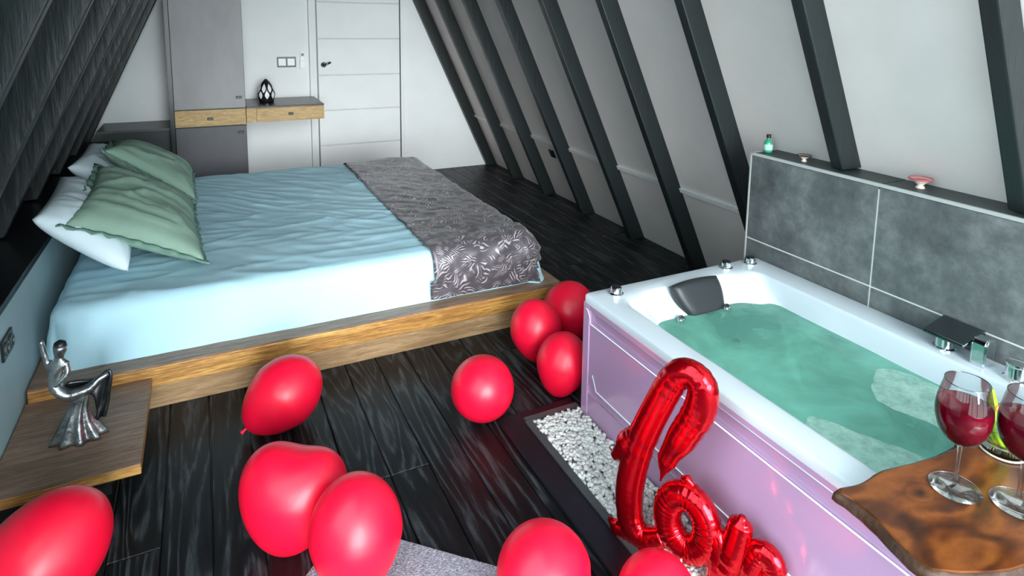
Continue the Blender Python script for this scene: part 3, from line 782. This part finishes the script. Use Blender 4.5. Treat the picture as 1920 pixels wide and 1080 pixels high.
# water and foam
wv = []
wo = rrect(1.448, 2.124, .457, 1.838, .11, 12, 40)
wm = MB(); rings = []
for k in range(16):
    s_ = 1-k/16
    cx, cy = 1.786, 1.15
    rings.append([(cx+(a-cx)*s_, cy+(b_-cy)*s_, .43+.0015*noise.noise(Vector((a*s_*6, b_*s_*6, k*.1)))) for (a, b_) in wo])
wo_ = rings_mesh(rings).build('bath_water', WATER, smooth=True)
tag(wo_, 'clear teal water filling the bathtub', 'water', None, 'stuff')
def foam(outline, label):
    m = MB(); n = 120; pts = spline([(a, b_, 0) for a, b_ in outline], n, True); cx = sum(p_.x for p_ in pts)/len(pts); cy = sum(p_.y for p_ in pts)/len(pts)
    rings = []
    for k in range(10):
        s_ = 1-k/10; zz = .432+.006*(1-s_**4)
        rings.append([(cx+(p_.x-cx)*s_*(1+.06*noise.noise(Vector((p_.x*25, p_.y*25, 0)))), cy+(p_.y-cy)*s_*(1+.06*noise.noise(Vector((p_.x*25, p_.y*25, 4)))), zz+.0012*noise.noise(Vector((p_.x*s_*40, p_.y*s_*40, k*.3)))) for p_ in pts])
    rings.append([(cx+(p_.x-cx)*.02, cy+(p_.y-cy)*.02, .438) for p_ in pts])
    return tag(rings_mesh(rings).build('bath_foam', FOAM, smooth=True), label, 'foam', None, 'stuff')
foam([(2.09, 1.18), (2.03, 1.24), (1.94, 1.20), (1.86, 1.14), (1.85, 1.08), (1.88, 1.00), (1.90, .93), (1.98, .90), (2.08, .92), (2.10, 1.05)], 'pale foam patch on the water by the taps')
foam([(1.62, 1.12), (1.58, 1.16), (1.50, 1.10), (1.48, .95), (1.50, .80), (1.62, .78), (1.72, .82), (1.71, .92), (1.66, 1.02)], 'pale foam patch on the water near the wooden board')

# ================================================================= WOODEN BOARD AND DRINKS
BZ = .556
outl = [(1.235, .832), (1.30, .822), (1.384, .828), (1.47, .815), (1.56, .806), (1.637, .806), (1.72, .818), (1.813, .806), (1.95, .80), (2.05, .79), (2.16, .77), (2.19, .70), (2.185, .60), (2.12, .53), (2.0, .50), (1.85, .47), (1.7, .485), (1.55, .50), (1.40, .522), (1.31, .545), (1.225, .592), (1.205, .62), (1.215, .68), (1.232, .75), (1.235, .80)]
sp_ = spline([(a, b_, 0) for a, b_ in outl], 125, True)
rings = []
cxb, cyb = 1.7, .65
for (ins, z) in ((.02, .5225), (.006, .527), (.0, .535), (.004, .548), (.012, .554)):
    rings.append([Vector((p_.x, p_.y, 0)) + (Vector((cxb, cyb, 0))-Vector((p_.x, p_.y, 0))).normalized()*(ins+.004*noise.noise(Vector((p_.x*30, p_.y*30, z*60)))) + Vector((0, 0, z)) for p_ in sp_])
root = empty('serving_board', (1.7, .65, .5225)); tag(root, 'live-edge walnut serving board across the near end of the bathtub', 'board')
attach(rings_mesh(rings, True, True).build('slab_edge', SLABEDGE, smooth=True, ang=50), root)
tp = [[(q.x, q.y, .5535) for q in rings[-1]], [(q.x+(cxb-q.x)*.01, q.y+(cyb-q.y)*.03, BZ) for q in rings[-1]]]
attach(rings_mesh(tp, True, True).build('slab_top', SLABW), root)

def goblet(loc, label, sc=1.0, slice_=False):
    x_, y_ = loc
    T = Matrix.Translation((x_, y_, BZ)) @ Matrix.Scale(sc, 4)
    root = empty('wine_glass', (x_, y_, BZ)); tag(root, label, 'glass', 'wine glasses on the serving board')
    attach(MB().lathe([(.001, .0), (.050, .0005), (.052, .003), (.030, .006), (.012, .010), (.006, .018)], 40, T, False).build('foot', GLASS, smooth=True), root)
    attach(MB().lathe([(.006, .016), (.0042, .035), (.004, .08), (.0048, .104), (.009, .112)], 20, T, False).build('stem', GLASS, smooth=True), root)
    bp = [(.003, .108), (.018, .114), (.034, .126), (.047, .146), (.0545, .172), (.056, .192), (.0535, .215), (.048, .240), (.043, .262)]
    bowl = attach(MB().lathe(bp, 48, T, False).build('bowl', GLASS, smooth=True), root)
    rimm = MB().tube([T @ Vector((.043*math.cos(a), .043*math.sin(a), .262)) for a in [2*math.pi*k/48 for k in range(48)]], .0011*sc, 8, closed=True)
    rimm.build('rim', DCHROME, bowl, smooth=True)
    wp = [(.002, .1105), (.017, .1155), (.033, .1275), (.0458, .147), (.0532, .1725), (.0547, .192), (.0535, .205), (.0530, .209), (.05, .2095)]
    attach(MB().lathe(wp, 48, T, True).build('drink', WINE, smooth=True, ang=50), root)
    if slice_:
        Ts = T @ Matrix.Translation((-.002, -.012, .262)) @ Matrix.Rotation(R(75), 4, 'X') @ Matrix.Rotation(R(20), 4, 'Y')
        sl = attach(MB().lathe([(.001, -.003), (.034, -.003), (.034, .003), (.001, .003)], 32, Ts, True).build('orange_slice', ORANGE), root)
    return root
goblet((1.492, .712), 'wine glass of red drink nearest the bathtub edge on the board')
goblet((1.566, .622), 'wine glass of red drink with orange slice at the right edge', 1.0, True)
# tumbler with fruit
x_, y_ = 1.735, .735
T = Matrix.Translation((x_, y_, BZ)) @ Matrix.Diagonal((1.25, 1.25, 1.05, 1))
root = empty('fruit_tumbler', (x_, y_, BZ)); tag(root, 'short glass tumbler of citrus wedges between the wine glasses', 'tumbler')
attach(MB().lathe([(.001, .0), (.036, .0), (.039, .004), (.041, .05), (.043, .092), (.0405, .092), (.038, .05), (.036, .012), (.001, .010)], 40, T, False).build('glass', GLASS, smooth=True), root)
attach(MB().tube([T @ Vector((.038*math.cos(a), .038*math.sin(a), .004)) for a in [2*math.pi*k/40 for k in range(40)]], .0025, 8, closed=True).build('base_ring', CERW, smooth=True), root)
def wedge(mat, base, tip, w0, name):
    base, tip = Vector(base), Vector(tip); dirv = tip-base
    pts = [base+dirv*k/10 + Vector((0, 0, 0)) for k in range(11)]
    rad = [w0*math.sin(math.pi*(.1+.8*k/10)) for k in range(11)]
    return attach(MB().tube(pts, rad, 10, flat=((.3, 1, 0), .5)).build(name, mat, smooth=True), root)
wedge(LIME, (x_-.022, y_+.01, BZ+.012), (x_-.040, y_+.020, BZ+.165), .018, 'lime_wedge')
wedge(LIME, (x_-.010, y_-.012, BZ+.012), (x_-.062, y_+.010, BZ+.135), .016, 'lime_wedge')
wedge(LEMON, (x_+.008, y_-.014, BZ+.012), (x_-.028, y_-.016, BZ+.115), .015, 'lemon_wedge')
wedge(ORANGE, (x_-.006, y_+.016, BZ+.012), (x_-.05, y_+.0, BZ+.135), .014, 'orange_wedge')
wedge(LEMON, (x_-.018, y_+.004, BZ+.012), (x_-.012, y_+.014, BZ+.10), .015, 'lemon_wedge')

# ================================================================= LEDGE ITEMS
o = empty('bottle', (2.352, 2.055, 1.0065)); tag(o, 'small green bottle with black cap on the end of the tiled ledge', 'bottle')
T = Matrix.Translation((2.352, 2.055, 1.0065))
bd_ = attach(MB().lathe([(.001, 0), (.019, .001), (.020, .006), (.020, .045), (.015, .055), (.008, .060), (.008, .068), (.001, .068)], 24, T).build('body', GREENB, smooth=True, ang=60), o)
MB().lathe([(.0203, .012), (.0206, .013), (.0206, .038), (.0203, .039)], 24, T, False).build('sticker', LABELM, bd_, smooth=True)
attach(MB().lathe([(.001, .068), (.0105, .068), (.0105, .084), (.001, .085)], 20, T).build('cap', RUBBER, smooth=True, ang=40), o)
def dish(loc, sc, label, top, bot):
    T = Matrix.Translation(loc) @ Matrix.Scale(sc, 4)
    o = empty('candle_dish', loc); tag(o, label, 'dish', 'dishes on the tiled ledge')
    attach(MB().lathe([(.001, 0), (.014, 0), (.013, .004), (.008, .010), (.018, .020), (.034, .030), (.033, .032), (.016, .024), (.001, .020)], 28, T, False).build('bowl', bot, smooth=True), o)
    attach(MB().tube([T @ Vector((.0335*math.cos(a), .0335*math.sin(a), .031)) for a in [2*math.pi*k/32 for k in range(32)]], .0028*sc, 8, closed=True).build('rim', top, smooth=True), o)
    attach(MB().lathe([(.001, .0245), (.022, .0250), (.023, .027), (.001, .0275)], 24, T, False).build('filling', top, smooth=True), o)
dish((2.348, 1.853, 1.005), .85, 'small cream candle dish with brown rim beside the green bottle', SLABEDGE, CREAM)
dish((2.365, 1.36, 1.005), 1.15, 'small pink-rimmed candle dish on the ledge right of the rafter', PINK, CREAM)

# ================================================================= GRAVEL TRAY
cb = empty('gravel_border', (1.03, 1.2, 0)); tag(cb, 'black flat border with grey inner lip around the gravel strip', 'border')
attach(MB().prism([(.99, 0, 0), (1.083, 0, 0), (1.083, 0, .014), (.994, 0, .014), (.99, 0, .010)], (0, -.4, 0), (0, 2.108, 0)).build('side_board', BLACKM), cb)
attach(MB().box(1.083, 1.333, 2.062, 2.108, 0, .014).build('end_board', BLACKM, bevel=.002), cb)
attach(MB().prism([(1.083, 0, .0), (1.089, 0, 0), (1.112, 0, .020), (1.108, 0, .024), (1.083, 0, .020)], (0, -.4, 0), (0, 2.04, 0)).build('side_lip', GREYM), cb)
attach(MB().box(1.089, 1.333, 2.036, 2.062, 0, .022).build('end_lip', GREYM), cb)
gb = attach(MB().box(1.089, 1.3325, -.4, 2.036, .0005, .010).build('bed', GRAVELBED), cb)
ico = bmesh.new(); bmesh.ops.create_icosphere(ico, subdivisions=1, radius=1); icv = [v.co.copy() for v in ico.verts]; icf = [tuple(v.index for v in f.verts) for f in ico.faces]; ico.free()
gm = MB(); rg_ = random.Random(11)
for k in range(4200):
    px, py = rg_.uniform(1.112, 1.322), rg_.uniform(.3, 2.028)
    s_ = rg_.uniform(.0065, .0115); rot = Matrix.Rotation(rg_.uniform(0, 6.3), 3, 'Z') @ Matrix.Rotation(rg_.uniform(-.5, .5), 3, 'X')
    sc = Vector((s_*rg_.uniform(.9, 1.5), s_*rg_.uniform(.7, 1.1), s_*rg_.uniform(.6, .9)))
    ce = Vector((px, py, .013+rg_.uniform(0, .010)))
    gm.add([ce+rot @ Vector((v.x*sc.x, v.y*sc.y, v.z*sc.z)) for v in icv], icf)
tag(gm.build('gravel', PEB, smooth=True), 'white gravel strip along the foot of the bathtub', 'gravel', None, 'stuff')
# floor mat
a0, b0 = Vector((.215, 1.835, 0)), None
cM = Vector((.335, 1.845)); e1 = Vector((.674-.40, 1.483-1.78)).normalized(); e1 = Vector((.72, -.69)).normalized(); e2 = Vector((-.69, -.72)).normalized()
cr = [cM, cM+e1*.9, cM+e1*.9+e2*.6, cM+e2*.6]
ma_ = MB().prism([(q.x, q.y, 0) for q in cr], (0, 0, 0.0), (0, 0, .010))
tag(ma_.build('floor_mat', MATM, bevel=.003), 'grey speckled mat under the balloons at the bottom edge', 'mat')

# ================================================================= BALLOONS
def tear(L, W, seg=40, rows=36, tail=.35):
    pr = []
    for k in range(rows+1):
        t = k/rows; a = math.pi*t   # a=0 knot end, a=pi crown
        z = -math.cos(a)
        r_ = math.sin(a)*(1-.20*max(0, -z)**1.0*tail*2) 
        zz = z*L/2 if z > 0 else z*L/2*(1+.10*tail)
        pr.append((max(.0015, r_*W/2), zz))
    return pr
def balloon(cen, axis, L, W, label, seed=0, heart=0, tail=.45):
    # axis points from the knot to the crown
    ax = Vector(axis).normalized(); q = ax.to_track_quat('Z', 'Y').to_matrix().to_4x4()
    pr = tear(L, W, tail=tail); zk = pr[0][1]
    m = MB().lathe(pr, 44, Matrix.Identity(4), True)
    if heart:
        lx = (rt0-ax*rt0.dot(ax)).normalized(); q = Matrix((lx, ax.cross(lx), ax)).transposed().to_4x4()
        nv = []
        for (a, b_, z) in m.v:
            h = z/(L/2)
            wide = 1+.20*max(0, h)
            dip = -.085*L*math.exp(-(a/(W*.22))**2)*max(0, h)**1.5
            nv.append((a*wide, b_*.80, z+dip))
        m.v = nv
    zs_ = [(q @ Vector(v)).z for v in m.v]
    c_ = Vector(cen)
    if c_.z < 0: c_.z = -min(zs_)+.0005
    elif c_.z == 0: c_.z = -min(zs_)+.0005
    T = Matrix.Translation(c_) @ q
    m.v = [tuple(T @ Vector(v)) for v in m.v]
    root = empty('balloon', (c_.x, c_.y, 0)); tag(root, label, 'balloon', 'red latex balloons on the floor')
    attach(m.build('skin', LATEX, smooth=True), root)
    kn = MB().lathe([(.004, zk+.003), (.0055, zk-.004), (.0045, zk-.010), (.008, zk-.018), (.0095, zk-.022), (.004, zk-.021)], 14, T)
    attach(kn.build('knot', LATEX, smooth=True), root)
    return root
balloon((.222, 2.447, 0), (.80, .10, .55), .318, .268, 'red balloon at the foot of the bed platform, knot at its left', 1)
balloon((.955, 2.172, 0), (-.35, -.75, .45), .268, .256, 'round red balloon on the floor at the corner of the gravel strip', 2)
balloon((1.355, 2.455, .150), (-.15, .1, .95), .30, .245, 'red balloon behind the tub corner, left one of the upper two', 3)
balloon((1.338, 2.185, .128), (.20, .05, .97), .272, .228, 'red balloon against the tub corner, lowest of the three there', 4)
balloon((1.60, 2.56, .150), (.2, .2, .9), .30, .27, 'red balloon half hidden by the tub corner, topmost of the three there', 5)
balloon((.185, 1.865, .150), (.22, .20, .93), .325, .318, 'red heart-shaped balloon left of the mat with its knot down', 6, heart=1)
balloon((.328, 1.630, .152), (.02, .16, .95), .318, .262, 'red balloon on the mat in front of the heart-shaped one', 7)
balloon((.752, 1.292, 0), (-.15, .35, .90), .262, .256, 'red balloon at the bottom edge left of the foil letters', 8)
balloon((-.45, 1.90, 0), (.60, .25, .50), .37, .285, 'large red balloon in front of the bedside table', 9)
balloon((.985, 1.11, .118), (.1, .3, .9), .235, .212, 'red balloon at the bottom edge below the foil letters', 10)

# foil word balloon: strokes swept in an upright plane beside the tub
P0 = Vector((1.116, 1.40, 0)); DV = (Vector((1.292, 1.0, 0))-P0).normalized(); NV = Vector((-DV.y, DV.x, 0))
if NV.x > 0: NV = -NV
def fp(s_, z, off=0): return P0+DV*s_+Vector((0, 0, z))+NV*off
root = empty('foil_balloon', (1.19, 1.22, .02)); tag(root, 'glossy red foil script word balloon leaning beside the bathtub', 'foil balloon')
def stroke(name, pts, rads, n=90, crimp=.05, closed=False, parent=None):
    path = spline([fp(*p_) for p_ in pts], n, closed); m = len(path)
    K = len(rads); rr = []
    for i in range(m):
        t_ = i/(m-1)*(K-1); k = min(K-2, int(t_)); u_ = t_-k; u_ = u_*u_*(3-2*u_)
        r_ = rads[k]*(1-u_)+rads[k+1]*u_
        cr_ = crimp*math.sin(i*2.1+.6*math.sin(i*.7))*(.5+.5*math.sin(i*.35))
        rr.append(r_*(1+cr_))
    o = MB().tube(path, rr, 20, flat=(NV, .82), closed=closed).build(name, FOIL, smooth=True)
    attach(o, root)
    sm_ = MB()
    return o
# l: rising stem, narrow loop over the top, pointed return; foot curling towards the o
stroke('letter_l', [(.115, .085), (.055, .045), (.005, .075), (-.005, .19), (.022, .34), (.075, .49), (.125, .60), (.17, .628), (.205, .60), (.200, .53), (.158, .435), (.115, .345), (.094, .258)],
       [.030, .040, .043, .045, .045, .043, .042, .040, .044, .046, .043, .030, .003], 120, .03)
stroke('letter_l_tail', [(.04, .385), (-.01, .33), (-.062, .262)], [.030, .042, .016], 24, .12)
stroke('letter_l_foot', [(.03, .045), (-.035, .030), (-.075, .040)], [.036, .030, .008], 24, .1)
stroke('letter_o', [(.182+.062*math.cos(a), .172+.082*math.sin(a), 0) for a in [2*math.pi*k/12 for k in range(12)]], [.042, .043, .042, .043, .042], 96, .06, True)
stroke('letter_o_tip', [(.165, .285), (.175, .302), (.195, .292)], [.012, .016, .008], 12, .2)
stroke('letter_v', [(.245, .215), (.275, .165), (.283, .06), (.295, .055), (.318, .15), (.333, .245), (.337, .278)], [.020, .034, .036, .038, .040, .034, .010], 70, .06)
stroke('letter_e', [(.345, .09), (.385, .12), (.425, .155), (.418, .195), (.39, .200), (.372, .15), (.375, .08), (.415, .05), (.46, .07)], [.028, .033, .034, .034, .034, .035, .036, .036, .020], 80, .06)
# ribbon tail hanging from the o
attach(MB().tube([fp(.19, .09, .045), fp(.192, .06, .05), fp(.188, .03, .05)], .003, 8).build('ribbon', CREAM, smooth=True), root)

# ================================================================= FIGURINE
SY = 2.47
def spx(u, v):  # pixel on the figurine's own sketch to metres, feet at the table top
    return Vector((-.448+(u-148)*.00207, SY, .1405+(833-v)*.00195+(u-148)*-.0002))
fig = empty('figurine', (-.44, SY, .14)); tag(fig, 'silver and black dancer figurine standing on the bedside table', 'figurine')
def skin(name, nodes, edges, rads, mat):
    me = bpy.data.meshes.new(name); me.from_pydata(nodes, edges, []); me.materials.append(mat)
    o = bpy.data.objects.new(name, me); C.objects.link(o)
    o.modifiers.new('skin', 'SKIN'); sk = me.skin_vertices[0].data
    for i, r_ in enumerate(rads): sk[i].radius = (r_*1.35, r_*1.35)
    sk[0].use_root = True
    o.modifiers['skin'].use_smooth_shade = True
    q = o.modifiers.new('sub', 'SUBSURF'); q.levels = 2; q.render_levels = 2
    return attach(o, fig)
V = Vector
N = [(spx(125, 746), .019), (spx(124, 724), .014), (spx(127, 700), .017), (spx(130, 686), .013), (spx(132, 677), .007), (spx(135, 662), .019), (spx(137, 652), .014),
     (spx(117, 690)+V((0, .006, 0)), .009), (spx(113, 668)+V((0, .008, 0)), .0075), (spx(110, 644)+V((0, .006, 0)), .0055),
     (spx(143, 688)+V((0, -.008, 0)), .009), (spx(144, 704)+V((0, -.016, 0)), .0075), (spx(124, 726)+V((0, -.022, 0)), .006),
     (spx(146, 748)+V((0, -.008, 0)), .017), (spx(172, 738)+V((0, -.012, 0)), .014), (spx(186, 722)+V((0, -.010, 0)), .009), (spx(199, 716)+V((0, -.008, 0)), .005)]
skin('body', [n_[0] for n_ in N], [(0, 1), (1, 2), (2, 3), (3, 4), (4, 5), (5, 6), (3, 7), (7, 8), (8, 9), (3, 10), (10, 11), (11, 12), (0, 13), (13, 14), (14, 15), (15, 16)], [n_[1] for n_ in N], STATUE)
# fluted skirt flowing down to the base
rows = []
for k in range(15):
    t_ = k/14
    top = V((spx(162, 745).x, SY, spx(162, 745).z)); bot = V((spx(150, 832).x, SY, .1402))
    c_ = top.lerp(bot, t_); rx = .020+.058*t_**1.7+(.012 if k == 0 else 0); ry = .017+.034*t_**1.5
    row = []
    for i in range(60):
        a = 2*math.pi*i/60; fl = 1+.16*math.sin(9*a+2*t_)*(.25+.75*t_)
        row.append((c_.x+rx*fl*math.cos(a)-.012*math.sin(math.pi*t_), c_.y+ry*fl*math.sin(a), c_.z))
    rows.append(row)
attach(rings_mesh(rows, True, True).build('skirt', STATUE, smooth=True), fig)
# dark cloak sweeping behind from the raised hem to the base
vs = []; fs = []
edgeL = spline([spx(128, 742), spx(150, 756), spx(172, 760), spx(176, 790), spx(172, 812)], 20); edgeR = spline([spx(140, 728), spx(176, 728), spx(201, 714), spx(199, 752), spx(188, 804)], 20)
K = len(edgeL)
for i in range(K):
    for j in range(7):
        u_ = j/6; q = edgeL[i].lerp(edgeR[i], u_); vs.append(q+V((0, .012+.014*math.sin(math.pi*u_)+.004*math.sin(i*.9+u_*6), 0)))
for i in range(K-1):
    for j in range(6): fs.append((i*7+j, i*7+j+1, (i+1)*7+j+1, (i+1)*7+j))
ck = attach(MB().add(vs, fs).build('cloak', STATUED, smooth=True), fig)
so = ck.modifiers.new('thick', 'SOLIDIFY'); so.thickness = .012; so.offset = 0
sb = ck.modifiers.new('sub', 'SUBSURF'); sb.levels = 1; sb.render_levels = 1
hr = MB(); hr.lathe([(.002, -.020), (.017, -.012), (.021, 0), (.017, .014), (.004, .022)], 20, Matrix.Translation(spx(135, 659)+V((0, .006, .002))))
attach(hr.build('hair', STATUED, smooth=True), fig)
